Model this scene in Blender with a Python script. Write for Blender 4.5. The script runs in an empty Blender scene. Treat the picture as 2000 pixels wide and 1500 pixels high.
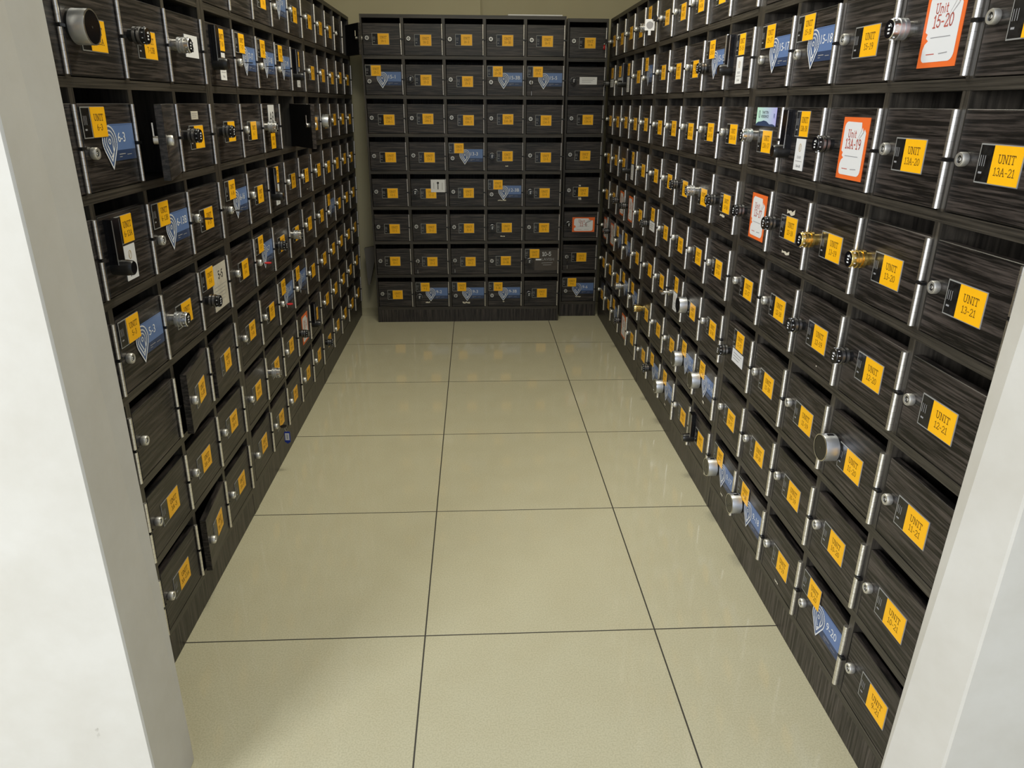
import bpy, math, random
from mathutils import Vector, Matrix
random.seed(7)
PI = math.pi
sc = bpy.context.scene
COL = sc.collection

# ---------------------------------------------------------------- camera
CAM_P = Vector((0.1441, 0.0, 1.2849))
cr = Vector((0.9988, -0.0490, 0.0056)); cu = Vector((0.0126, 0.3631, 0.9317)); cf = Vector((0.0476, 0.9305, -0.3633))
cf.normalize(); cr = (cr - cf*cr.dot(cf)).normalized(); cu = cr.cross(cf)
cam = bpy.data.cameras.new('camera'); camo = bpy.data.objects.new('camera', cam); COL.objects.link(camo)
cam.sensor_width = 36.0; cam.lens = 1402.82/2000*36.0; cam.clip_start = 0.02; cam.clip_end = 60
M = Matrix.Identity(4)
for i in range(3):
    M[i][0] = cr[i]; M[i][1] = cu[i]; M[i][2] = -cf[i]; M[i][3] = CAM_P[i]
camo.matrix_world = M
sc.camera = camo

# ---------------------------------------------------------------- world and lights
w = bpy.data.worlds.new('daylight'); sc.world = w; w.use_nodes = True
bg = w.node_tree.nodes['Background']; bg.inputs[0].default_value = (0.80, 0.89, 1.0, 1); bg.inputs[1].default_value = 0.52

def area(name, loc, target, sx, sy, power, col):
    l = bpy.data.lights.new(name, 'AREA'); l.shape = 'RECTANGLE'; l.size = sx; l.size_y = sy
    l.energy = power; l.color = col
    o = bpy.data.objects.new(name, l); COL.objects.link(o); o.location = loc
    d = Vector(target) - Vector(loc)
    o.rotation_euler = d.to_track_quat('-Z', 'Y').to_euler()
    return o
area('lobby_daylight', (-3.0, -2.7, 2.0), (0.5, 2.2, 0.7), 1.8, 2.0, 160, (0.97, 0.985, 1.0))
area('room_lamp', (0.25, 2.4, 2.56), (0.25, 2.4, 0), 1.1, 0.3, 24, (1.0, 0.95, 0.78))

sc.view_settings.view_transform = 'Standard'; sc.view_settings.look = 'None'
sc.view_settings.gamma = 1; sc.view_settings.use_curve_mapping = False
sc.view_settings.exposure = 0.46

# ---------------------------------------------------------------- materials
def mat(name, col, rough=0.5, metal=0.0, spec=0.5, coat=0.0):
    m = bpy.data.materials.new(name); m.use_nodes = True
    b = m.node_tree.nodes['Principled BSDF']
    b.inputs['Base Color'].default_value = (*col, 1); b.inputs['Roughness'].default_value = rough
    b.inputs['Metallic'].default_value = metal; b.inputs['Specular IOR Level'].default_value = spec
    b.inputs['Coat Weight'].default_value = coat
    return m
def s2l(r, g, b):
    f = lambda c: (c/255/12.92) if c/255 <= 0.04045 else ((c/255+0.055)/1.055)**2.4
    return (f(r), f(g), f(b))

def noisy(name, c1, c2, scale, rough, detail=6, metal=0.0, lo=0.35, hi=0.65, rand=True, spec=0.5, bump=0.0, rvar=0.0):
    """two tones mixed by stretched noise in object space"""
    m = mat(name, c1, rough, metal, spec); nt = m.node_tree; N = nt.nodes; L = nt.links
    b = N['Principled BSDF']
    tc = N.new('ShaderNodeTexCoord'); mp = N.new('ShaderNodeMapping'); mp.inputs['Scale'].default_value = scale
    L.new(tc.outputs['Object'], mp.inputs['Vector'])
    if rand:
        oi = N.new('ShaderNodeObjectInfo'); mm = N.new('ShaderNodeMath'); mm.operation = 'MULTIPLY'; mm.inputs[1].default_value = 37
        L.new(oi.outputs['Random'], mm.inputs[0]); cx = N.new('ShaderNodeCombineXYZ')
        for k in range(3): L.new(mm.outputs[0], cx.inputs[k])
        L.new(cx.outputs[0], mp.inputs['Location'])
    n = N.new('ShaderNodeTexNoise'); n.inputs['Scale'].default_value = 1; n.inputs['Detail'].default_value = detail
    n.inputs['Roughness'].default_value = 0.65
    L.new(mp.outputs[0], n.inputs['Vector'])
    r = N.new('ShaderNodeValToRGB'); r.color_ramp.elements[0].position = lo; r.color_ramp.elements[1].position = hi
    r.color_ramp.elements[0].color = (*c1, 1); r.color_ramp.elements[1].color = (*c2, 1)
    L.new(n.outputs['Fac'], r.inputs[0]); L.new(r.outputs[0], b.inputs['Base Color'])
    if bump:
        bp = N.new('ShaderNodeBump'); bp.inputs['Strength'].default_value = bump; bp.inputs['Distance'].default_value = 0.001
        L.new(n.outputs['Fac'], bp.inputs['Height']); L.new(bp.outputs[0], b.inputs['Normal'])
    if rvar:
        mr = N.new('ShaderNodeMapRange'); mr.inputs['To Min'].default_value = rough; mr.inputs['To Max'].default_value = rough+rvar
        L.new(n.outputs['Fac'], mr.inputs[0]); L.new(mr.outputs[0], b.inputs['Roughness'])
    return m

WD, WL = (0.0042, 0.0038, 0.0040), (0.098, 0.080, 0.072)
FD, FL = (0.017, 0.0150, 0.0125), (0.084, 0.073, 0.059)
wood_h = noisy('dark_wood_horizontal_grain', WD, WL, (7, 60, 190), 0.40, detail=9, lo=0.44, hi=0.74, bump=0.2)
frame_h = noisy('dark_frame_horizontal_grain', FD, FL, (4, 90, 240), 0.42, detail=7, lo=0.38, hi=0.72, bump=0.15)
frame_v = noisy('dark_frame_vertical_grain', FD, FL, (160, 60, 4), 0.42, detail=7, lo=0.38, hi=0.72, bump=0.15)
wood_v = noisy('dark_wood_vertical_grain', WD, WL, (150, 60, 5), 0.42, detail=8, lo=0.42, hi=0.72, bump=0.2)
inner = noisy('door_inner_laminate', (0.006, 0.006, 0.007), (0.010, 0.010, 0.011), (20, 20, 20), 0.6)
steel = mat('bright_steel', (0.80, 0.79, 0.77), 0.28, 1.0)
hinge_steel = mat('hinge_steel', (0.86, 0.84, 0.82), 0.36, 1.0)
locksteel = mat('satin_lock_metal', (0.78, 0.77, 0.74), 0.42, 0.85)
darksteel = mat('dark_steel', (0.25, 0.25, 0.26), 0.35, 1.0)
brushed = mat('brushed_aluminium', (0.62, 0.64, 0.68), 0.38, 0.9)
brass = mat('polished_brass', (0.80, 0.58, 0.20), 0.25, 1.0)
black = mat('black_plastic', (0.008, 0.008, 0.009), 0.35)
gloss = mat('black_glossy_plastic', (0.005, 0.005, 0.007), 0.12)
ink = mat('brown_ink', (0.10, 0.045, 0.006), 0.6)
inkd = mat('dark_ink', (0.02, 0.02, 0.025), 0.6)
inkg = mat('grey_ink', (0.30, 0.30, 0.32), 0.6)
inkr = mat('red_ink', s2l(190, 85, 70), 0.6)
white = mat('white_paper', (0.76, 0.77, 0.80), 0.5)
numw = mat('white_print', (0.80, 0.82, 0.86), 0.5)
cream = noisy('cream_card', s2l(205, 200, 188), s2l(188, 182, 168), (30, 30, 30), 0.5)
orange = mat('orange_card', s2l(238, 112, 48), 0.45)
yellow = noisy('amber_sticker', s2l(255, 192, 22), s2l(252, 184, 14), (18, 18, 18), 0.42)
blue = mat('blue_sticker', s2l(96, 122, 172), 0.35)
navy = mat('navy_sticker', s2l(50, 66, 100), 0.35)
clearrim = mat('clear_sleeve_rim', (0.30, 0.30, 0.29), 0.25)
cardblk = noisy('black_printed_card', (0.006, 0.006, 0.006), (0.02, 0.02, 0.02), (60, 60, 60), 0.2)
gold = mat('gold_print', s2l(205, 175, 110), 0.4, 0.2)
red = mat('red_plastic', s2l(190, 30, 30), 0.35)
bluepl = mat('blue_plastic', s2l(25, 55, 160), 0.35)
poster_b = mat('brown_glossy_card', (0.055, 0.045, 0.040), 0.18)
tape = mat('torn_paper_residue', (0.62, 0.58, 0.48), 0.7)
cardb = mat('grey_board', (0.16, 0.15, 0.14), 0.6)
wallp = noisy('cream_wall_paint', s2l(205, 198, 168), s2l(199, 191, 160), (1.3, 1.3, 1.3), 0.75, rand=False, detail=3)
plaster = noisy('white_plaster', s2l(206, 203, 196), s2l(197, 193, 184), (5, 5, 5), 0.7, rand=False, bump=0.2)
def scuffs(m):
    nt = m.node_tree; N = nt.nodes; L = nt.links; b = N['Principled BSDF']
    src = b.inputs['Base Color'].links[0].from_socket
    tc = N.new('ShaderNodeTexCoord'); mp = N.new('ShaderNodeMapping'); mp.inputs['Scale'].default_value = (16, 16, 9)
    n = N.new('ShaderNodeTexNoise'); n.inputs['Scale'].default_value = 1; n.inputs['Detail'].default_value = 5; n.inputs['Roughness'].default_value = .7
    L.new(tc.outputs['Object'], mp.inputs[0]); L.new(mp.outputs[0], n.inputs['Vector'])
    r = N.new('ShaderNodeValToRGB'); r.color_ramp.elements[0].position = .70; r.color_ramp.elements[1].position = .76
    r.color_ramp.elements[0].color = (1, 1, 1, 1); r.color_ramp.elements[1].color = (.62, .60, .58, 1); L.new(n.outputs['Fac'], r.inputs[0])
    x = N.new('ShaderNodeMix'); x.data_type = 'RGBA'; x.blend_type = 'MULTIPLY'; x.inputs[0].default_value = 1
    L.new(src, x.inputs[6]); L.new(r.outputs[0], x.inputs[7]); L.new(x.outputs[2], b.inputs['Base Color'])
scuffs(plaster)
ceilm = mat('white_ceiling_paint', (0.7, 0.7, 0.66), 0.8)

# mint to lavender print
grad = mat('mint_to_lavender_print', s2l(180, 220, 220), 0.4)
nt = grad.node_tree; g_tc = nt.nodes.new('ShaderNodeTexCoord'); g_s = nt.nodes.new('ShaderNodeSeparateXYZ'); g_r = nt.nodes.new('ShaderNodeValToRGB')
g_r.color_ramp.elements[0].color = (*s2l(190, 235, 215), 1); g_r.color_ramp.elements[1].color = (*s2l(180, 180, 240), 1)
nt.links.new(g_tc.outputs['Generated'], g_s.inputs[0]); nt.links.new(g_s.outputs[0], g_r.inputs[0])
nt.links.new(g_r.outputs[0], nt.nodes['Principled BSDF'].inputs['Base Color'])

# floor tiles
TY0, TYP, TXP = 3.942, 0.6091, 0.6
def floor_mat():
    m = mat('polished_beige_tile', s2l(205, 200, 172), 0.12); nt = m.node_tree; N = nt.nodes; L = nt.links; b = N['Principled BSDF']
    tc = N.new('ShaderNodeTexCoord'); sp = N.new('ShaderNodeSeparateXYZ'); L.new(tc.outputs['Object'], sp.inputs[0])
    def math_(op, a, bv):
        n = N.new('ShaderNodeMath'); n.operation = op
        if hasattr(a, 'node'): L.new(a, n.inputs[0])
        else: n.inputs[0].default_value = a
        if bv is not None:
            if hasattr(bv, 'node'): L.new(bv, n.inputs[1])
            else: n.inputs[1].default_value = bv
        return n.outputs[0]
    def dist(axis, off, per):
        a = math_('ADD', math_('DIVIDE', math_('SUBTRACT', axis, off), per), 100.5)
        fr = math_('FRACT', a, None)
        return math_('MULTIPLY', math_('ABSOLUTE', math_('SUBTRACT', fr, 0.5), None), per)
    # the outermost tile row on the left is cut a little wider, under the cabinets
    sx_ = math_('SUBTRACT', sp.outputs[0], math_('MULTIPLY', math_('LESS_THAN', sp.outputs[0], -0.3), -0.035))
    d = math_('MINIMUM', dist(sx_, 0.0, TXP), dist(sp.outputs[1], TY0, TYP))
    g = N.new('ShaderNodeMapRange'); g.inputs['From Min'].default_value = 0.0013; g.inputs['From Max'].default_value = 0.0024
    L.new(d, g.inputs[0])
    n1 = N.new('ShaderNodeTexNoise'); n1.inputs['Scale'].default_value = 9; n1.inputs['Detail'].default_value = 8
    L.new(tc.outputs['Object'], n1.inputs['Vector'])
    r = N.new('ShaderNodeValToRGB'); r.color_ramp.elements[0].position = .3; r.color_ramp.elements[1].position = .7
    r.color_ramp.elements[0].color = (*s2l(203, 197, 168), 1); r.color_ramp.elements[1].color = (*s2l(206, 201, 173), 1)
    L.new(n1.outputs['Fac'], r.inputs[0])
    # fine speckle
    n2 = N.new('ShaderNodeTexNoise'); n2.inputs['Scale'].default_value = 260; n2.inputs['Detail'].default_value = 2
    L.new(tc.outputs['Object'], n2.inputs['Vector'])
    r2 = N.new('ShaderNodeValToRGB'); r2.color_ramp.elements[0].position = .35; r2.color_ramp.elements[1].position = .6
    r2.color_ramp.elements[0].color = (.86, .86, .84, 1); r2.color_ramp.elements[1].color = (1, 1, 1, 1); L.new(n2.outputs['Fac'], r2.inputs[0])
    mx = N.new('ShaderNodeMix'); mx.data_type = 'RGBA'; mx.blend_type = 'MULTIPLY'; mx.inputs[0].default_value = 1
    L.new(r.outputs[0], mx.inputs[6]); L.new(r2.outputs[0], mx.inputs[7])
    m2 = N.new('ShaderNodeMix'); m2.data_type = 'RGBA'; L.new(g.outputs[0], m2.inputs[0])
    m2.inputs[6].default_value = (0.035, 0.032, 0.026, 1); L.new(mx.outputs[2], m2.inputs[7])
    L.new(m2.outputs[2], b.inputs['Base Color'])
    mr = N.new('ShaderNodeMapRange'); mr.inputs['To Min'].default_value = .6; mr.inputs['To Max'].default_value = .075
    L.new(g.outputs[0], mr.inputs[0]); L.new(mr.outputs[0], b.inputs['Roughness'])
    bp = N.new('ShaderNodeBump'); bp.inputs['Strength'].default_value = .5; bp.inputs['Distance'].default_value = .001
    L.new(g.outputs[0], bp.inputs['Height']); L.new(bp.outputs[0], b.inputs['Normal'])
    return m

# ---------------------------------------------------------------- mesh helper
class MB:
    def __init__(s): s.v = []; s.f = []; s.m = []; s.mats = []
    def mi(s, m):
        if m not in s.mats: s.mats.append(m)
        return s.mats.index(m)
    def face(s, pts, m):
        b = len(s.v); s.v += [tuple(p) for p in pts]; s.f.append(tuple(range(b, b+len(pts)))); s.m.append(s.mi(m))
    def box(s, x0, x1, y0, y1, z0, z1, m, mfront=None, mback=None):
        b = len(s.v)
        s.v += [(x0,y0,z0),(x1,y0,z0),(x1,y1,z0),(x0,y1,z0),(x0,y0,z1),(x1,y0,z1),(x1,y1,z1),(x0,y1,z1)]
        for k, f in enumerate([(0,1,5,4),(2,3,7,6),(0,3,2,1),(4,5,6,7),(0,4,7,3),(1,2,6,5)]):
            s.f.append(tuple(b+i for i in f))
            s.m.append(s.mi(mfront if (k == 0 and mfront) else mback if (k == 1 and mback) else m))
    def poly(s, pts, y, m):            # flat print in the x-z plane, facing -y
        s.face([(x, y, z) for x, z in pts], m)
    def rect(s, x0, x1, z0, z1, y, m): s.poly([(x0,z0),(x1,z0),(x1,z1),(x0,z1)], y, m)
    def line(s, pts, t, y, m, closed=False):
        P = [Vector(p) for p in pts]; n = len(P)
        for i in range(n if closed else n-1):
            a, b = P[i], P[(i+1) % n]; d = b-a
            if d.length < 1e-9: continue
            d.normalize(); q = Vector((-d.y, d.x))*t/2; e = d*t*0.35
            s.poly([tuple(a-q-e), tuple(b-q+e), tuple(b+q+e), tuple(a+q-e)], y, m)
    def lathe(s, cx, cz, prof, m, seg=28, mcap=None, cap=True):
        """prof: list of (radius, y) from the door outwards, axis along -y"""
        b = len(s.v)
        for r, y in prof:
            for k in range(seg):
                a = 2*PI*k/seg; s.v.append((cx+r*math.cos(a), y, cz+r*math.sin(a)))
        for j in range(len(prof)-1):
            mm = prof_m[j] if (prof_m := getattr(s, 'pm', None)) else m
            for k in range(seg):
                k2 = (k+1) % seg
                s.f.append((b+j*seg+k, b+j*seg+k2, b+(j+1)*seg+k2, b+(j+1)*seg+k)); s.m.append(s.mi(mm))
        if cap:
            j = len(prof)-1
            s.f.append(tuple(b+j*seg+k for k in range(seg))); s.m.append(s.mi(mcap or m))
    def cylz(s, x, y, z0, z1, r, m, seg=12):
        b = len(s.v)
        for z in (z0, z1):
            for k in range(seg):
                a = 2*PI*k/seg; s.v.append((x+r*math.cos(a), y+r*math.sin(a), z))
        for k in range(seg):
            k2 = (k+1) % seg; s.f.append((b+k, b+k2, b+seg+k2, b+seg+k)); s.m.append(s.mi(m))
        s.f.append(tuple(b+k for k in range(seg))[::-1]); s.m.append(s.mi(m))
        s.f.append(tuple(b+seg+k for k in range(seg))); s.m.append(s.mi(m))
    def tube(s, pts, r, m, seg=8):
        P = [Vector(p) for p in pts]; b = len(s.v); n = len(P)
        for i, p in enumerate(P):
            d = (P[min(i+1, n-1)]-P[max(i-1, 0)]).normalized()
            a = d.orthogonal().normalized() if i == 0 else (a0 - d*a0.dot(d)).normalized()
            a0 = a; c = d.cross(a)
            for k in range(seg):
                t = 2*PI*k/seg; s.v.append(tuple(p + a*r*math.cos(t) + c*r*math.sin(t)))
        for i in range(n-1):
            for k in range(seg):
                k2 = (k+1) % seg; s.f.append((b+i*seg+k, b+i*seg+k2, b+(i+1)*seg+k2, b+(i+1)*seg+k)); s.m.append(s.mi(m))
        s.f.append(tuple(b+k for k in range(seg))); s.m.append(s.mi(m))
        s.f.append(tuple(b+(n-1)*seg+k for k in range(seg))); s.m.append(s.mi(m))
    def ring(s, c, R, r, ax, m, seg=20):
        pts = []
        for k in range(seg+1):
            a = 2*PI*k/seg; u, v = ax
            pts.append(Vector(c)+Vector(u)*R*math.cos(a)+Vector(v)*R*math.sin(a))
        s.tube(pts, r, m, 6)
    def mesh(s, name, smooth=False, bevel=0):
        me = bpy.data.meshes.new(name); me.from_pydata(s.v, [], s.f)
        for m in s.mats: me.materials.append(m)
        me.polygons.foreach_set('material_index', s.m)
        if smooth:
            me.polygons.foreach_set('use_smooth', [True]*len(s.f))
            me.update()
            try: me.set_sharp_from_angle(angle=0.6)
            except Exception: pass
        if bevel:
            import bmesh
            bm = bmesh.new(); bm.from_mesh(me); bmesh.ops.remove_doubles(bm, verts=bm.verts, dist=1e-6)
            bmesh.ops.bevel(bm, geom=bm.edges[:], offset=bevel, segments=1, affect='EDGES', profile=0.5)
            bm.to_mesh(me); bm.free()
        me.update(); return me

def obj(name, me, parent=None, loc=(0,0,0), label=None, **kw):
    o = bpy.data.objects.new(name, me); COL.objects.link(o); o.parent = parent; o.location = loc
    if label: o['label'] = label
    for k, v in kw.items(): o[k] = v
    return o

# ---------------------------------------------------------------- lettering
def arc(cx, cy, rx, ry, a0, a1, n=8):
    return [(cx+rx*math.cos(math.radians(a0+(a1-a0)*i/n)), cy+ry*math.sin(math.radians(a0+(a1-a0)*i/n))) for i in range(n+1)]
# serif glyphs: (width, [polylines]) in a box one unit high
GL = {
 'U': (.78, [[(.13,1),(.13,.35)]+arc(.38,.32,.25,.32,180,360)+[(.63,1)], [(0,1),(.26,1)], [(.52,1),(.76,1)]]),
 'N': (.80, [[(.12,0),(.12,1),(.66,0),(.66,1)], [(0,0),(.24,0)], [(0,1),(.14,1)], [(.54,1),(.78,1)]]),
 'I': (.36, [[(.18,0),(.18,1)], [(.04,0),(.32,0)], [(.04,1),(.32,1)]]),
 'T': (.66, [[(.33,0),(.33,1)], [(.03,.82),(.03,1),(.63,1),(.63,.82)], [(.2,0),(.46,0)]]),
 '0': (.58, [arc(.29,.5,.24,.5,90,450,14)]),
 '1': (.46, [[(.08,.82),(.24,1),(.24,0)], [(.06,0),(.42,0)]]),
 '2': (.58, [arc(.28,.72,.23,.28,165,-25,8)+[(.05,0),(.54,0),(.54,.14)]]),
 '3': (.56, [arc(.26,.76,.2,.24,160,-80,8)+arc(.26,.27,.25,.27,80,-165,9)]),
 '4': (.58, [[(.42,0),(.42,1),(.03,.3),(.56,.3)], [(.3,0),(.54,0)]]),
 '5': (.56, [[(.48,1),(.12,1),(.08,.55)]+arc(.26,.32,.25,.3,125,-160,10)]),
 '6': (.58, [arc(.40,.40,.34,.6,100,180,6)+arc(.29,.28,.23,.28,180,540,12)]),
 '7': (.56, [[(.04,.84),(.04,1),(.52,1),(.2,0)]]),
 '8': (.58, [arc(.29,.76,.19,.24,90,450,12), arc(.29,.27,.24,.27,90,450,12)]),
 '9': (.58, [arc(.29,.72,.23,.28,0,360,12)+arc(.18,.60,.34,.6,0,-80,6)]),
 'A': (.80, [[(.08,0),(.38,1),(.70,0)], [(.2,.36),(.6,.36)], [(0,0),(.2,0)], [(.56,0),(.8,0)]]),
 'B': (.66, [[(.12,0),(.12,1),(.34,1)]+arc(.34,.76,.18,.24,90,-90,6)+[(.12,.52),(.36,.52)]+arc(.36,.26,.22,.26,90,-90,6)+[(0,0)], [(0,1),(.14,1)]]),
 '-': (.44, [[(.06,.42),(.38,.42)]]),
 'n': (.60, [[(.1,0),(.1,.62)]+arc(.3,.42,.2,.2,120,0,5)+[(.5,0)]]),
 'i': (.28, [[(.14,0),(.14,.62)], [(.14,.8),(.14,.88)]]),
 't': (.38, [[(.18,.9),(.18,.05),(.34,.02)], [(.04,.62),(.34,.62)]]),
 ' ': (.4, []),
}
def text(mb, s, cx, cz, h, maxw, y, m, t=.11, sx=1.0):
    ws = [GL[c][0] for c in s]; tot = (sum(ws)+.10*(len(s)-1))*h*sx
    k = sx*min(1, maxw/tot); x = cx - (sum(ws)+.10*(len(s)-1))*h*k/2
    for c in s:
        wd, pl = GL[c]
        for p in pl: mb.line([(x+a*h*k, cz-h/2+b*h) for a, b in p], h*t, y, m)
        x += (wd+.10)*h*k
_tc = {}
def sans(mb, s, x, cz, h, y, m, maxw=None, align='L'):
    """built-in sans letters merged into the print"""
    if s not in _tc:
        cu_ = bpy.data.curves.new('t', 'FONT'); cu_.body = s; cu_.size = 1; cu_.resolution_u = 3
        o = bpy.data.objects.new('t', cu_); COL.objects.link(o)
        dg = bpy.context.evaluated_depsgraph_get(); me = bpy.data.meshes.new_from_object(o.evaluated_get(dg))
        _tc[s] = ([tuple(v.co) for v in me.vertices], [tuple(p.vertices) for p in me.polygons])
        bpy.data.objects.remove(o); bpy.data.curves.remove(cu_); bpy.data.meshes.remove(me)
    vs, fs = _tc[s]
    if not vs: return
    x0 = min(v[0] for v in vs); x1 = max(v[0] for v in vs); k = h/0.73
    kx = k if not maxw else min(k, maxw/(x1-x0)); off = x if align == 'L' else x-(x1-x0)*kx/2
    b = len(mb.v)
    mb.v += [(off+(v[0]-x0)*kx, y, cz-h/2+v[1]*k) for v in vs]
    for f in fs: mb.f.append(tuple(b+i for i in f)); mb.m.append(mb.mi(m))

# ---------------------------------------------------------------- dimensions shared by all cabinets
H = 0.2049; Z0 = 0.097; T = 0.018; DH = 0.160; DEP = 0.30
OW = 0.2138                       # opening width on the side walls

# hinge: origin on the hinge line at the bottom of the opening
mb = MB()
seam_steel = mat('hinge_seam_steel', (0.45, 0.44, 0.43), 0.4, 1.0)
def hinge_mesh(rad):
    mb = MB()
    for a, b_ in ((.004, .079), (.086, .159)):
        mb.cylz(.0005, -.0036, a, b_, rad, hinge_steel, 14)
        for q in range(1, 6):
            zz = a+(b_-a)*q/6; mb.cylz(.0005, -.0036, zz-.00025, zz+.00025, rad+.00012, seam_steel, 14)
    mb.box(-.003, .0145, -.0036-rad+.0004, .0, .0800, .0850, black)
    return mb.mesh('hinge', smooth=True)
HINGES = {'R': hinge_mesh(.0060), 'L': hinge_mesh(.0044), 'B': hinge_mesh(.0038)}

# plain cylinder lock, centred on the origin
mb = MB()
mb.lathe(0, 0, [(.0100, 0), (.0112, -.002), (.0112, -.0095), (.0102, -.0115), (.0066, -.0115), (.0064, -.0098)], locksteel, 24, mcap=black)
mb.lathe(0, 0, [(.0030, -.0098), (.0026, -.0106)], locksteel, 12)
mb.box(-.0007, .0007, -.0110, -.0105, -.0024, .0024, black)
LOCK = mb.mesh('lock', smooth=True)

def knob(m_body, m_face, m_ring, R=.0175, D=.036):
    mb = MB()
    mb.pm = [m_body, m_body, m_ring, m_ring, m_body, m_body, m_ring, m_ring, m_body, m_body]
    mb.lathe(0, 0, [(R*.72, 0), (R*.72, -D*.28), (R, -D*.30), (R, -D*.46), (R*.84, -D*.48), (R*.84, -D*.54), (R, -D*.56), (R, -D*.70), (R*.92, -D*.72), (R*.92, -D), (R*.86, -D*1.04)], m_body, 28, mcap=m_face)
    mb.pm = None
    for k in range(10):
        a = 2*PI*k/10+.3; x, z = R*.955*math.cos(a), R*.955*math.sin(a)
        mb.box(x-.0008, x+.0008, -D*.93, -D*.86, z-.0008, z+.0008, numw)
    y = -D*1.04-.0004
    for k in range(3): mb.rect(-.0035, .0035, -.008+.006*k, -.005+.006*k, y, numw)
    mb.line([(x*.5*R/.0175, z*.5*R/.0175) for x, z in arc(0, 0, .017, .017, 20, 80, 4)], .0010, y, numw)
    return mb.mesh('combination_lock', smooth=True)
KN_BK = knob(black, gloss, darksteel)
KN_SK = knob(steel, gloss, brushed, .0180, .038)
KN_GK = knob(brass, gloss, brass, .0180, .040)
mb = MB()
mb.pm = [black, brushed, brushed, brushed]
mb.lathe(0, 0, [(.0288, 0), (.0288, -.004), (.0300, -.005), (.0300, -.032), (.0290, -.034)], brushed, 44, mcap=gloss)
mb.pm = None
mb.lathe(0, 0, [(.0300, -.0335), (.0300, -.0348), (.0278, -.0348)], steel, 44, cap=False)
mb.box(-.004, .004, -.024, -.010, .0292, .0306, black)
mb.rect(-.002, .002, -.002, .002, -.0345, darksteel)
EL = mb.mesh('electronic_lock', smooth=True)
# tall smart lock: origin at its knob
mb = MB()
mb.box(-.0140, .0140, -.018, 0, -.004, .092, gloss)
for x in (-.0142, .0136): mb.box(x, x+.0006, -.0182, -.0166, -.002, .091, brushed)
mb.lathe(0, -.004, [(.016, -.0), (.016, -.028), (.0145, -.038), (.013, -.040)], black, 28, mcap=gloss)
VL = mb.mesh('smart_lock', smooth=True)
# chrome turn-handle lock
mb = MB()
mb.lathe(0, 0, [(.013, 0), (.013, -.006), (.006, -.008), (.006, -.028), (.005, -.030)], steel, 20)
mb.box(-.018, .018, -.040, -.028, -.0045, .0045, steel)
TL = mb.mesh('turn_lock', smooth=True)

def doormesh(wd):
    mb = MB(); mb.box(-(wd-.0030), -.0010, 0, .016, .002, DH, wood_h, None, inner)
    return mb.mesh('door', bevel=.0009)

# blue logo sticker with a white concentric pin, number on the right
def pin(mb, cx, cz, R, y):
    def tear(k, drop=1.78):
        p = arc(cx, cz, R*k, R*k, -32, 212, 22)
        tip = (cx, cz-R*k*drop)
        return p + [tip]
    mb.poly(tear(1.0), y, blue2)
    mb.line(tear(.95), R*.10, y-.0003, numw, True)
    mb.line(tear(.68), R*.10, y-.0003, numw, True)
    t = tear(.42); mb.line(t[:24], R*.10, y-.0003, numw)
    mb.line([t[0], (t[0][0], cz-R*.70), (cx, cz-R*.95)], R*.10, y-.0003, numw)
    mb.line(arc(cx, cz, R*.14, R*.14, 0, 360, 10), R*.09, y-.0003, numw)
blue2 = mat('slate_blue_sticker', s2l(80, 102, 146), 0.35)
def logo_mesh(num, w):
    mb = MB(); y = -.0010
    mb.box(-.52*w, -.03*w, y, -.0002, .072, .122, blue)
    mb.box(-.52*w, -.03*w, y, -.0002, .052, .0719, navy)
    mb.rect(-.50*w, -.06*w, .1195, .1205, y-.0002, blue2)
    mb.line([(-.38*w, .064), (-.26*w, .064)], .0018, y-.0003, inkg)
    mb.line([(-.22*w, .062), (-.13*w, .062)], .0014, y-.0003, inkg)
    mb.line([(-.38*w, .059), (-.33*w, .059)], .0014, y-.0003, inkg)
    pin(mb, -.535*w, .090, .0305, y-.0003)
    sans(mb, num, -.365*w, .097, .0195, y-.0004, numw, .32*w)
    return mb.mesh('logo_sticker')

def sleeve_mesh(x0, x1, z0, z1, tilt=0):
    mb = MB()
    mb.box(x0, x1, -.0012, -.0002, z0, z1, clearrim)
    e = .0022; xm = x0+(x1-x0)*.34
    mb.box(x0+e, xm, -.0016, -.0011, z0+e, z1-e, cardblk)
    for k in range(3):
        mb.rect(x0+e+.003+.005*k, x0+e+.0042+.005*k, (z0+z1)/2-.004, (z0+z1)/2+.012, -.0018, inkg)
    mb.rect(x0+e+.004, x0+e+.012, z0+.014, z0+.017, -.0018, inkg)
    return mb.mesh('sleeve')
def yellow_mesh(x0, x1, z0, z1, unit, y=-.0020, curl=0.0):
    mb = MB(); mb.box(x0, x1, y, y+.0007, z0, z1, yellow)
    cx = (x0+x1)/2; h = (z1-z0)
    text(mb, 'UNIT', cx, z0+h*.66, h*.21, (x1-x0)*.74, y-.0003, ink, .105, 1.08)
    text(mb, unit, cx, z0+h*.33, h*.20, (x1-x0)*.74, y-.0003, ink, .095, 1.08)
    return mb.mesh('unit_sticker')
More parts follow.
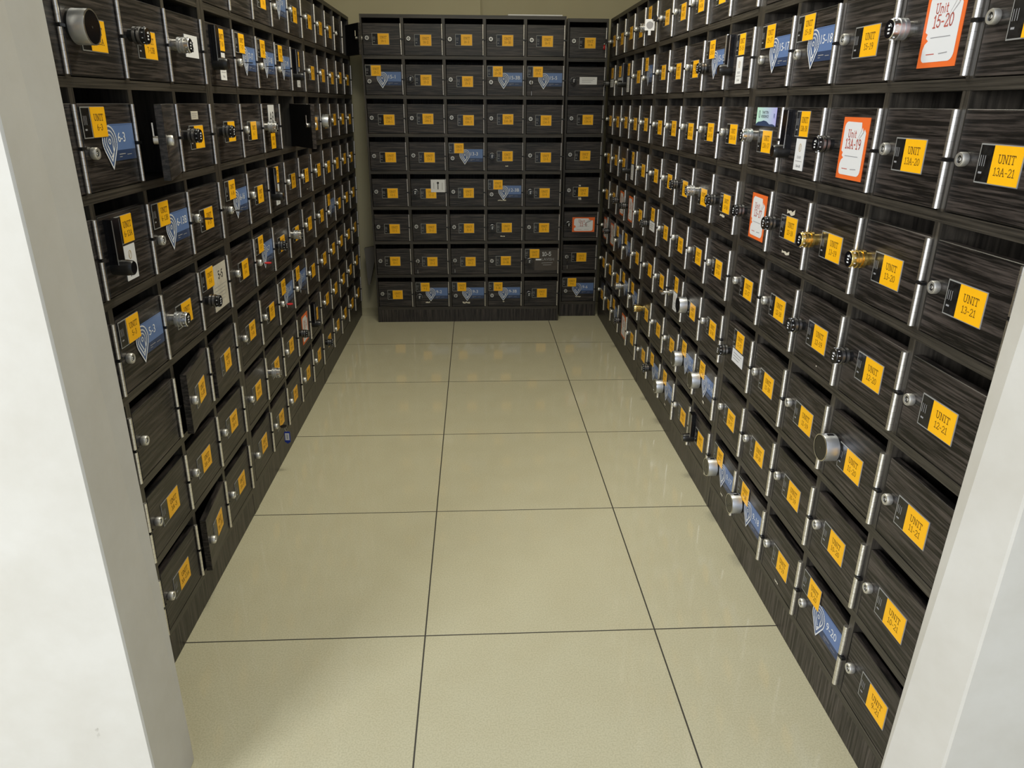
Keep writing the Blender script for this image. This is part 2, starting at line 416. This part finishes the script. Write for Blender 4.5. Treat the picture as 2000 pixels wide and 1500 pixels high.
def orange_mesh(unit, x0, x1, z0, z1):
    mb = MB(); y = -.0012; mb.box(x0, x1, y, -.0002, z0, z1, orange)
    cx, cz = (x0+x1)/2, (z0+z1)/2; a, b_ = (x1-x0)/2*.84, (z1-z0)/2*.86; r = .013
    p = arc(cx+a-r, cz-b_+r, r, r, -90, 0, 5)
    p += [(cx+a, cz+b_*.62), (cx+a*.86, cz+b_*.74), (cx+a*.80, cz+b_*.60), (cx+a*.66, cz+b_*.80), (cx+a*.60, cz+b_*.66), (cx+a*.52, cz+b_*.98)]
    p += arc(cx-a+r, cz+b_-r, r, r, 90, 180, 5)
    p += [(cx-a, cz-b_*.10), (cx-a*.84, cz-b_*.16), (cx-a*.90, cz-b_*.28), (cx-a*.74, cz-b_*.36), (cx-a*.92, cz-b_*.46), (cx-a, cz-b_*.62)]
    p += arc(cx-a+r*.7, cz-b_+r*.7, r*.7, r*.7, 180, 270, 4)
    # fan from the centre
    n = len(p)
    for i in range(n): mb.poly([(cx, cz), p[i], p[(i+1) % n]], y-.0003, white)
    h = (z1-z0)
    k = 1.5 if x1-x0 > h else 1
    text(mb, 'Unit', cx-a*.2, cz+h*.24, h*.12*k, a*.9, y-.0006, inkr, .12)
    text(mb, unit, cx, cz+h*(.08 if k == 1 else .02), h*.15*k, a*1.4, y-.0006, inkr, .12)
    mb.line([(cx-a*.6, cz-h*.12), (cx+a*.6, cz-h*.12)], .0012, y-.0006, inkg)
    mb.line([(cx-a*.7, cz-h*.33), (cx-a*.2, cz-h*.33)], .0014, y-.0006, inkr)
    mb.line([(cx+a*.1, cz-h*.33), (cx+a*.6, cz-h*.32)], .0014, y-.0006, inkg)
    return mb.mesh('orange_card')
def white_mesh(x0, x1, z0, z1, kind='emblem', num=''):
    mb = MB(); y = -.0013; mb.box(x0, x1, y, -.0003, z0, z1, cream if kind in ('big', 'cream') else white)
    cx = (x0+x1)/2; h = z1-z0; wd = x1-x0; y -= .0003
    if kind == 'emblem':
        mb.line(arc(cx, z0+h*.72, wd*.12, h*.12, 0, 360, 12), .0014, y, gold, True)
        mb.line([(cx-wd*.06, z0+h*.66), (cx+wd*.05, z0+h*.80)], .0012, y, gold)
        sans(mb, 'KAVI', cx, z0+h*.42, h*.10, y, inkg, wd*.6, 'C')
        mb.line([(cx-wd*.35, z0+h*.29), (cx+wd*.35, z0+h*.29)], .0012, y, inkg)
        if num: sans(mb, num, cx, z0+h*.14, h*.09, y, inkd, wd*.6, 'C')
    elif kind == 'num':
        sans(mb, num, cx, z0+h*.5, h*.48, y, inkd, wd*.72, 'C')
    elif kind == 'big':
        text(mb, num, cx+wd*.08, z0+h*.76, h*.17, wd*.66, y, inkd, .14)
        for k, (a, b_) in enumerate(((-.4, .4), (-.4, .34), (-.25, .3), (-.3, .3), (-.2, .25))):
            mb.line([(cx+a*wd, z0+h*(.52-.08*k)), (cx+b_*wd, z0+h*(.52-.08*k))], .0011, y, inkg)
    elif kind == 'pic':
        mb.line([(cx, z0+h*.25), (cx, z0+h*.72)], wd*.06, y, inkd)
        mb.line(arc(cx, z0+h*.74, wd*.05, wd*.05, 0, 360, 8), wd*.06, y, inkd)
        mb.line([(cx-wd*.3, z0+h*.3), (cx-wd*.3, z0+h*.75)], wd*.03, y, inkg); mb.line([(cx+wd*.3, z0+h*.2), (cx+wd*.3, z0+h*.75)], wd*.03, y, inkg)
    else:
        for k in range(3): mb.line([(cx-wd*.36, z0+h*(.74-.22*k)), (cx+wd*(.36-.1*k), z0+h*(.74-.22*k))], h*.05, y, inkg)
    return mb.mesh('white_label')

# ---------------------------------------------------------------- a door and what is fixed on it
STEEL_LBL = None
def dress(door, code, unit, w, rng):
    lk = 'L'; lay = 'S'
    if code in ('L',): pass
    kind, _, lay_ = code.partition(':')
    # kind: lock type  L K S G E V T N(no lock)   layout: S sleeve, P logo, O orange, W white only, V upper+white, B blank, U upper sticker only
    lay = lay_ or 'S'
    j = lambda a: rng.uniform(-a, a)
    lx, lz = -.875*w, .086
    if lay in ('P', 'U', 'BIG', 'V', 'VP', 'LV'): lz = .072
    if lay == 'S': lz += j(.003)
    meshes = {'L': (LOCK, 'lock', None), 'K': (KN_BK, 'combination_lock', 'black combination knob'), 'S': (KN_SK, 'combination_lock', 'silver combination knob'),
              'G': (KN_GK, 'combination_lock', 'brass combination knob'), 'E': (EL, 'electronic_lock', 'round silver electronic lock with black face'),
              'V': (VL, 'smart_lock', 'tall black smart lock with round knob'), 'T': (TL, 'turn_lock', 'chrome turn handle lock')}
    if kind in meshes:
        me, nm, lb = meshes[kind]
        if kind == 'V': lx, lz = -.84*w, .062
        if kind == 'E': lx, lz = -.83*w, .084 if lay == 'S' else .078
        if kind in 'KSG': lx = -.86*w
        obj(nm, me, door, (lx, 0, lz), lb)
    if lay == 'S':
        dx, dz = j(.006), j(.005)
        x0, x1, z0, z1 = -.735*w+dx, -.285*w+dx, .050+dz, .108+dz
        a = obj('sleeve', sleeve_mesh(x0, x1, z0, z1), door)
        xs = x0+(x1-x0)*.335
        b_ = obj('unit_sticker', yellow_mesh(xs, x1-.0015, z0+.0015, z1-.0015, unit), door)
    elif lay in ('P', 'U', 'BIG'):
        x0, x1, z0, z1 = -.975*w, -.560*w, .099, .155
        xs = x0+(x1-x0)*.38
        obj('sleeve', sleeve_mesh(x0, x1, z0, z1), door, (0, -.0014, 0))
        obj('unit_sticker', yellow_mesh(xs, x1, z0+.001, z1-.001, unit), door, (0, -.0014, 0))
        if lay == 'P': obj('logo_sticker', logo_mesh(unit, w), door)
        if lay == 'BIG': obj('white_label', white_mesh(-.60*w, -.06*w, .022, .148, 'big', unit), door)
    elif lay == 'V':
        x0, x1, z0, z1 = -.70*w, -.36*w, .094, .152
        obj('sleeve', sleeve_mesh(x0, x1, z0, z1), door)
        obj('unit_sticker', yellow_mesh(x0+.026, x1, z0+.001, z1-.001, unit), door)
        obj('white_label', white_mesh(-.62*w, -.38*w, .018, .090, 'emblem', unit), door)
    elif lay == 'LV':      # sticker above, small white label below
        x0, x1, z0, z1 = -.735*w, -.34*w, .094, .150
        obj('sleeve', sleeve_mesh(x0, x1, z0, z1), door)
        obj('unit_sticker', yellow_mesh(x0+.026, x1, z0+.001, z1-.001, unit), door)
        obj('white_label', white_mesh(-.72*w, -.30*w, .050, .090, 'lines'), door)
    elif lay == 'O':
        obj('orange_card', orange_mesh(unit, -.66*w, -.16*w, .020, .142), door)
    elif lay == 'OL':
        obj('orange_card', orange_mesh(unit, -.74*w, -.08*w, .036, .126), door)
    elif lay == 'W':
        obj('white_label', white_mesh(-.68*w, -.20*w, .066, .106, 'lines'), door)

# ---------------------------------------------------------------- the cabinets
DOORS = {}
def cabinet(label, loc, rot, openings, units, codes, ow, side, group, open_doors={}, key=None, dep=DEP, kick_back=0.0):
    """openings: number of columns; codes[row][col], row 0 at the top"""
    n = openings; p = ow+T; W = 2*side+n*p-T; top = Z0+8*H
    root = bpy.data.objects.new('mailbox_cabinet', None); COL.objects.link(root)
    root.location = loc; root.rotation_euler = rot
    root['label'] = label; root['category'] = 'mailbox cabinet'
    if group: root['group'] = group
    mb = MB()
    mb.box(0, side, 0, dep, 0, top, frame_v); mb.box(W-side, W, 0, dep, 0, top, frame_v)
    for k in range(9):
        z = Z0+k*H; mb.box(side, W-side, 0, dep-.006, z-T, z, frame_h)
    for i in range(1, n):
        x = side+i*p-T
        for k in range(8): mb.box(x, x+T, .0004, dep-.006, Z0+k*H, Z0+(k+1)*H-T, frame_v)
    mb.box(side, W-side, dep-.006, dep, 0, top, wood_v)
    obj('carcass', mb.mesh('carcass'), root)
    mb = MB(); mb.box(side, W-side, .001, .017, 0, Z0-T, wood_v)
    obj('kick_board', mb.mesh('kick_board'), root)
    dm = doormesh(ow); rng = random.Random(sum(map(ord, label)))
    for r in range(8):
        z = Z0+(7-r)*H
        for c in range(n):
            xe = side+c*p+ow
            d = obj('door', dm, root, (xe, 0, z)); ang = open_doors.get((r, c), 0)
            if ang:
                d.rotation_euler = (0, 0, math.radians(ang))
                if ang > 12: d['label'] = 'mailbox door standing open'
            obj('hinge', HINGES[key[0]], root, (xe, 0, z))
            dress(d, codes[r][c], units[r][c], ow, rng)
            if ang > 12:
                m2 = MB(); m2.lathe(0, 0, [(.009, 0), (.009, .012), (.006, .013)], steel, 16)
                m2.box(-.0035, .0035, .009, .012, -.006, .036, steel)
                obj('lock_cam', m2.mesh('lock_cam', True), d, (-.875*ow, .016, .086))
            DOORS[(key, r, c)] = (root, d, ow)
    return root, W

RR = ['16', '15', '13A', '13', '12', '11', '10', '9']
def rows(cols, table): return [[f'{RR[r]}-{c}' for c in cols] for r in range(8)], [table[r].split() for r in range(8)]

# right wall, listed from left (far) to right (near) as one faces it
XR = lambda y: 0.9176 + 0.00207*y + 0.0045
ow = OW; sR = 0.0241
u, c = rows(['17', '18', '19', '20', '21'], [
 'L L L L L', 'L:P L:P L S:O L', 'S:T2 V:V K:O L L', 'K:O K G G L', 'L L K K L', 'K:LV L L E L', 'L L L L L', 'E:P E:P L L:P L'])
R1, WR = cabinet('dark wood mailbox cabinet on the right wall nearest the white doorway post', (XR(2.1307), 2.1307, 0), (.0032, 0, -PI/2-.0021), 5, u, c, ow, sR, None, key='R1')
u, c = rows(['12', '13', '13A', '15', '16'], [
 'L L L L L', 'L L L K:P V:V', 'L L L L L', 'L L K S K', 'K:LV L L L L', 'L L T:V E L', 'G L L E:P E:P', 'L K:P E:P L V'])
R2, _ = cabinet('dark wood mailbox cabinet in the middle of the right wall', (XR(3.3214), 3.3214, 0), (.0032, 0, -PI/2-.0021), 5, u, c, ow, sR, None, key='R2')
u, c = rows(['7', '8', '9', '10', '11'], [
 'L L L L S:U', 'K:LV L:LV V:V L L:P', 'L L L L L', 'L L L V:V L', 'L L K:O K:O L', 'L:O K:O L:P L:P L', 'L L L S:P L:P', 'L L L:P K:O L'])
R3, _ = cabinet('dark wood mailbox cabinet at the far end of the right wall, beside the corner', (XR(4.5121), 4.5121, 0), (.0032, 0, -PI/2-.0021), 5, u, c, ow, sR, None, key='R3')

# left wall, near to far
XL = lambda y: -0.6054 + 0.0018*y - 0.0040
owl = .2173; sL = .0241
LR = ['7', '7', '6', '6', '5', '5', '3A', '3A']
LA = ['1', '2', '3', '3B', '5', '6', '7', '8', '9', '10', '11', '12', '13', '13A', '15']
LB = ['12', '13', '13A', '13B', '15', '16', '17', '18', '19', '20', '21', '22', '23', '23A', '23B']
def lrows(i0, i1, table):
    return [[f'{LR[r]}-{(LA if r % 2 == 0 else LB)[k]}' for k in range(i0, i1)] for r in range(8)], [t.split() for t in table]
u, c = lrows(1, 5, [
 'L L L L', 'L E K S:N15', 'L L:P L:B K:SM', 'L V:V L:P L', 'L L:P S K:BIG', 'L L:B L N', 'L L L L', 'L L L L'])
L1, _ = cabinet('dark wood mailbox cabinet on the left wall nearest the white doorway post', (XL(1.1739), 1.1739, 0), (.0236, 0, PI/2-.0018), 4, u, c, owl, sL, None, {(2, 2): 14.5, (5, 2): 7, (5, 3): 3, (7, 2): 6}, key='L1')
u, c = lrows(5, 10, [
 'L L L L:P L', 'V:V L:P L:P L:P V:V', 'K L S:T3 L L', 'L:P L V:V L L', 'L L:P K S L', 'L L L:P L:P L', 'L S L K:O V', 'L L L L L'])
L2, _ = cabinet('dark wood mailbox cabinet in the middle of the left wall, one door swung open', (XL(2.1464), 2.1464, 0), (.0236, 0, PI/2-.0018), 5, u, c, owl, sL, None, {(2, 3): 34}, key='L2')
u, c = lrows(10, 15, [
 'L L L L:B L', 'L L L L L', 'L E L L L', 'L L L L L', 'L L:P L L L', 'L L L L L', 'L L L L L', 'K L L L L'])
L3, _ = cabinet('dark wood mailbox cabinet at the far end of the left wall, top corner door open', (XL(3.3546), 3.3546, 0), (.0236, 0, PI/2-.0018), 5, u, c, owl, sL, None, {(0, 4): 28}, key='L3')

# back wall
owb = .2261-T
u, c = rows(['1', '2', '3', '3B', '5'], [
 'L L L L L', 'L:P K L L:P L:P', 'L L L L L', 'L L L:P K L', 'L K L L:P K', 'L L L K L', 'L L L L K:POST', 'L K:P L:P L:P K'])
B1, _ = cabinet('wide dark wood mailbox cabinet of five columns against the back wall', (-.474, 4.390, 0), (0, 0, .0038), 5, u, c, owb, .0098, None, key='B1')
u, c = rows(['6'], ['L', 'K:W', 'L', 'L', 'L', 'K:OL', 'L', 'L:P'])
B2, _ = cabinet('narrow one-column dark mailbox cabinet in the far right corner', (.676, 4.497, 0), (0, 0, 0), 1, u, c, .212, .012, None, key='B2')

# ---- one-off prints
def on(key, r, c): return DOORS[(key, r, c)][1], DOORS[(key, r, c)][2]
def std(d, unit, w, x0=-.735, dz=0):
    X0, X1, z0, z1 = x0*w, (x0+.45)*w, .050+dz, .108+dz
    obj('sleeve', sleeve_mesh(X0, X1, z0, z1), d); obj('unit_sticker', yellow_mesh(X0+(X1-X0)*.335, X1-.0015, z0+.0015, z1-.0015, unit), d)
# 13A-17: printed mint card on top, sticker lower
d, w_ = on('R1', 2, 0); std(d, '13A-17', w_, -.72, -.006)
mb = MB(); x0, x1, z0, z1 = -.84*w_, -.20*w_, .112, .1585; y = -.0026
mb.box(x0, x1, y, y+.001, z0, z1, grad)
mb.poly([(x0, z0), (x1, z0), (x1, z0+.002), (x1-.02, z0+.006), (x1-.04, z0+.005), (x0+.075, z0+.012), (x0+.055, z0+.014), (x0+.035, z0+.011), (x0+.015, z0+.010), (x0, z0+.004)], y-.0003, navy)
sans(mb, 'THATTEN', (x0+x1)/2-.008, z1-.012, .0075, y-.0004, inkd, .044, 'C'); sans(mb, 'RESIDENCE', (x0+x1)/2-.008, z1-.022, .0075, y-.0004, inkd, .052, 'C')
mb.line(arc(x0+.020, z1-.017, .005, .009, 0, 360, 10), .0016, y-.0004, inkd, True)
sans(mb, 'R', x1-.016, z1-.020, .012, y-.0004, blue2)
obj('printed_card', mb.mesh('printed_card'), d, label='mint and lavender printed card')
# 7-15: small white label
d, w_ = on('L1', 1, 3); obj('white_label', white_mesh(-.54*w_, -.13*w_, .064, .116, 'num', '15'), d, (0, 0, 0))
# 6-5: sticker with small white label above
d, w_ = on('L1', 2, 3); std(d, '6-5', w_); obj('white_label', white_mesh(-.62*w_, -.40*w_, .122, .142, 'cream'), d)
# 6-8: tall white label above the knob and sticker lower
d, w_ = on('L2', 2, 2); obj('white_label', white_mesh(-.66*w_, -.30*w_, .078, .156, 'num', 'A8'), d)
obj('unit_sticker', yellow_mesh(-.62*w_, -.36*w_, .010, .062, '6-8'), d)
# 16-11 : white card with dark round seal
d, w_ = on('R3', 0, 4)
# 10-5: dark glossy poster
d, w_ = on('B1', 6, 4)
mb = MB(); y = -.0010; mb.box(-.70*w_, -.02*w_, y, -.0002, .022, .148, poster_b)
text(mb, '10-5', -.34*w_, .124, .023, .075, y-.0003, numw, .15)
sans(mb, 'LAVISH', -.30*w_, .092, .018, y-.0003, inkg, .085, 'C')
mb.rect(-.66*w_, -.50*w_, .085, .094, y-.0003, numw)
mb.line([(-.48*w_, .068), (-.16*w_, .070)], .003, y-.0003, inkg); mb.line([(-.44*w_, .056), (-.20*w_, .057)], .003, y-.0003, inkg)
obj('poster', mb.mesh('poster'), d, label='dark glossy card with pale lettering')
obj('sleeve', sleeve_mesh(-.985*w_, -.56*w_, .099, .155), d, (0, -.0014, 0))
obj('unit_sticker', yellow_mesh(-.985*w_+.03, -.56*w_, .100, .154, '10-5'), d, (0, -.0014, 0))
# 12-2: white square card
d, w_ = on('B1', 4, 1); obj('white_label', white_mesh(-.42*w_, -.02*w_, .084, .156, 'pic'), d, (0, -.0012, 0))
# torn paper left on doors
def scrap(key, r, c, x, z, sx, sz):
    d, w_ = on(key, r, c); mb = MB(); rg = random.Random(r*31+c)
    top_ = [(x+sx*k/6, z+sz*rg.uniform(.4, 1)) for k in range(7)]; bot = [(x+sx*k/6, z+sz*rg.uniform(-.2, .15)) for k in range(7)]
    for k in range(6): mb.poly([bot[k], bot[k+1], top_[k+1], top_[k]], -.0012, tape)
    obj('paper_scrap', mb.mesh('paper_scrap'), d)
for a in [('B1', 3, 3, -.10, .026, .016, .006), ('B1', 4, 3, -.145, .034, .05, .007), ('B1', 5, 3, -.13, .026, .028, .006), ('B1', 7, 1, -.145, .026, .028, .010),
          ('B1', 7, 2, -.14, .022, .046, .014), ('B1', 7, 3, -.115, .028, .010, .008), ('B2', 7, 0, -.12, .030, .034, .008), ('B2', 4, 0, -.125, .028, .018, .016),
          ('B2', 4, 0, -.125, .108, .012, .010), ('R1', 3, 1, -.13, .020, .045, .010), ('R1', 3, 1, -.13, .118, .045, .014), ('R2', 3, 4, -.14, .040, .045, .008),
          ('R1', 7, 0, -.11, .016, .02, .008), ('R1', 7, 2, -.12, .016, .02, .006), ('R2', 6, 4, -.12, .018, .02, .010), ('R1', 4, 2, -.09, .014, .004, .004), ('R2', 7, 2, -.13, .016, .02, .008),
          ('L2', 3, 4, -.1, .02, .01, .005)]:
    scrap(*a)

# ---------------------------------------------------------------- keys left in the locks (things of their own)
def place(o, key, r, c, dx=0, dy=-.0098, dz=0):
    root, d, w_ = DOORS[(key, r, c)]
    lz = d.get('lz', None)
    lk = [k for k in d.children if k.name.startswith('lock') or 'lock' in k.name][0]
    Mr = Matrix.Translation(root.location) @ root.rotation_euler.to_matrix().to_4x4()
    Md = Matrix.Translation(d.location) @ d.rotation_euler.to_matrix().to_4x4()
    o.matrix_world = Mr @ Md @ Matrix.Translation(Vector(lk.location)+Vector((dx, dy, dz)))
def key_thing(label, where, fob=None, bow=black, rolled=0.0, hang=True, group=None):
    root = bpy.data.objects.new('key', None); COL.objects.link(root)
    root['label'] = label; root['category'] = 'key'
    if group: root['group'] = group
    place(root, *where)
    mb = MB(); mb.box(-.0006, .0006, -.012, 0, -.0035, .0035, steel)
    obj('blade', mb.mesh('blade'), root)
    mb = MB(); n = 16
    # flat bow, standing out from the door, lying level when rolled
    pts = arc(0, 0, .0115, .0125, 0, 360, n)[:-1]
    A = [(-.0012, -.022+x, z) for x, z in pts]; B_ = [(.0012, -.022+x, z) for x, z in pts]
    mb.face(A, bow); mb.face(B_[::-1], bow)
    for k in range(n): mb.face([A[k], A[(k+1) % n], B_[(k+1) % n], B_[k]], bow)
    bo = obj('bow', mb.mesh('bow'), root)
    if rolled:
        bo.rotation_euler = (0, rolled, 0)
        for ch in root.children: ch.rotation_euler = (0, rolled, 0)
    if fob:
        mb = MB(); mb.ring((0, -.030, -.010), .010, .0008, ((0, .3, .95), (1, 0, 0)) if fob != 'second' else ((0, .3, .95), (0, .95, -.3)), steel)
        obj('key_ring', mb.mesh('key_ring', True), root)
        mb = MB()
        if fob == 'tag':
            a, b_ = -.0435, -.0225
            mb.box(-.002, .002, a, b_, -.062, -.022, bluepl)
            for x in (-.002, .002): mb.face([(x, a, -.062), (x, (a+b_)/2, -.070), (x, b_, -.062)], bluepl)
            mb.face([(-.002, a, -.062), (.002, a, -.062), (.002, (a+b_)/2, -.070), (-.002, (a+b_)/2, -.070)], bluepl)
            mb.face([(-.002, b_, -.062), (.002, b_, -.062), (.002, (a+b_)/2, -.070), (-.002, (a+b_)/2, -.070)], bluepl)
            mb.box(-.0026, -.002, a+.003, b_-.003, -.055, -.027, white)
            mb.box(-.0029, -.0026, -.0338, -.0322, -.050, -.032, inkd)
            obj('key_tag', mb.mesh('key_tag'), root, label='blue plastic key tag with white insert')
        elif fob == 'second':
            mb.box(-.001, .001, -.036, -.024, -.046, -.018, black); mb.box(-.0006, .0006, -.033, -.027, -.068, -.046, steel)
            obj('spare_key', mb.mesh('spare_key'), root)
        elif fob == 'red':
            mb.lathe(0, -.030, [(.012, -.028), (.013, -.030), (.013, -.034), (.012, -.036)], red, 20); mb.lathe(0, -.030, [(.004, -.0361), (.004, -.0368)], white, 12)
            obj('key_tag', mb.mesh('key_tag'), root, label='round red key tag')
        elif fob == 'white':
            mb.box(-.0012, .0012, -.062, -.022, -.046, -.004, white)
            v0 = len(mb.v)
            mb.lathe(0, -.026, [(.014, 0), (.014, -.0016)], inkg, 20)
            for q in range(v0, len(mb.v)):       # lay the disc on the side of the card
                x, y_, z = mb.v[q]; mb.v[q] = (-y_+.0004, -.042+x, z)
            mb.box(-.0012, .0012, -.047, -.036, -.064, -.046, white)
            obj('key_tag', mb.mesh('key_tag'), root, label='white key tag with grey round print')
    return root
HALF = PI/2
key_thing('black headed key left level in the lock of 7-17 on the left wall', ('L2', 1, 1), rolled=HALF)
key_thing('black headed key left level in the lock of 7-18 on the left wall', ('L2', 1, 2), rolled=HALF)
key_thing('black headed key left level in the lock of 7-19 on the left wall', ('L2', 1, 3), rolled=HALF)
key_thing('dark headed key across the amber sticker of 6-15 on the left wall', ('L1', 3, 3), rolled=HALF)
key_thing('black headed key on the blue logo door 6-16 of the left wall', ('L2', 3, 0), rolled=HALF)
key_thing('red headed key on the blue logo door 5-7 of the left wall', ('L2', 4, 1), bow=red, rolled=HALF)
key_thing('red headed key on the blue logo door 5-18 of the left wall', ('L2', 5, 2), bow=red, rolled=HALF)
key_thing('black headed key on the blue logo door 5-19 of the left wall', ('L2', 5, 3), rolled=HALF)
key_thing('key with blue plastic tag hanging low near the floor on the left wall', ('L2', 7, 1), fob='tag', rolled=HALF)
key_thing('key with black spare hanging from the blue logo door 15-5 of the back cabinet', ('B1', 1, 4), fob='second')
key_thing('key with spare hanging from door 10-2 of the back cabinet', ('B1', 6, 1), fob='second')
key_thing('key with spare hanging from door 10-3 of the back cabinet', ('B1', 6, 2), fob='second')
key_thing('key with spare hanging from door 10-6 of the narrow corner cabinet', ('B2', 6, 0), fob='second')
key_thing('black headed key in the lock of blue logo door 9-3 of the back cabinet', ('B1', 7, 2))
key_thing('key with round red tag at the far top end of the right wall', ('R3', 0, 0), fob='red')
key_thing('key with white tag hanging from the lock of 16-12, top row of the right wall', ('R2', 0, 0), fob='white')

# ---------------------------------------------------------------- room
def tag(o, kind=None, label=None, cat=None, group=None):
    if kind: o['kind'] = kind
    if label: o['label'] = label
    if cat: o['category'] = cat
    if group: o['group'] = group
    return o
mb = MB(); mb.box(-3.2, 3.4, -3.0, 5.0, -.05, 0, floor_mat()); tag(obj('floor', mb.mesh('floor')), 'structure')
mb = MB(); mb.box(-1.4, 1.6, .84, 5.0, 2.60, 2.70, ceilm); tag(obj('ceiling', mb.mesh('ceiling')), 'structure')
mb = MB(); mb.box(-1.1, .187, 4.735, 5.0, 0, 2.6, wallp); mb.box(.187, 1.4, 4.835, 5.0, 0, 2.6, wallp); tag(obj('wall_back', mb.mesh('wall_back')), 'structure')
mb = MB(); mb.box(-1.10, -.945, 1.15, 4.735, 0, 2.6, wallp); tag(obj('wall_left', mb.mesh('wall_left')), 'structure')
mb = MB(); mb.box(1.250, 1.40, .936, 4.835, 0, 2.6, wallp); tag(obj('wall_right', mb.mesh('wall_right')), 'structure')
# doorway posts: slightly out of plumb like the real plaster
def post(name, x_near, y_near, far_lo, far_hi, y_far, x_out, m):
    """vertical wall end; far_lo/far_hi = x of the inner far edge at z=0 and z=2.6"""
    me = MB(); n0 = 0
    P = [(x_near, y_near, 0), (x_out, y_near, 0), (x_out, y_far, 0), (far_lo, y_far, 0),
         (x_near, y_near, 2.6), (x_out, y_near, 2.6), (x_out, y_far, 2.6), (far_hi, y_far, 2.6)]
    me.v = P
    me.f = [(0,1,5,4), (1,2,6,5), (2,3,7,6), (3,0,4,7), (4,5,6,7), (0,3,2,1)]; me.m = [0]*6; me.mats = [m]
    M_ = me.mesh(name, bevel=.003)
    return tag(obj(name, M_), 'structure')
post('wall_front_left', .1441-.6005*.993, .993, -.4595, -.4420, 1.150, -3.0, plaster)
post('wall_front_right', .1441+.9055*.837, .837, .866, .921, .936, 3.2, plaster)

# ---------------------------------------------------------------- loose things
mb = MB(); mb.box(0, .30, 0, .20, 0, .006, white)
o = tag(obj('paper_sheet', mb.mesh('paper_sheet'), None, (.335, 4.395, Z0+8*H)), None, 'white board lying flat on top of the wide back cabinet', 'board')
# folded grey board wedged in the gap between left and back cabinets
mb = MB()
A = [(0, 0, 0), (.012, 0, 0), (.075, 0, .25), (-.01, 0, .235)]
for yy in (0, .03): pass
F = [(x, 0, z) for x, _, z in A]; Bk = [(x, .04, z) for x, _, z in A]
mb.face(F, cardb); mb.face(Bk[::-1], cardb)
for k in range(4): mb.face([F[k], Bk[k], Bk[(k+1) % 4], F[(k+1) % 4]], cardb)
tag(obj('folded_board', mb.mesh('folded_board'), None, (-.555, 4.60, .19)), None, 'grey folded board wedged in the gap beside the back cabinet', 'board')
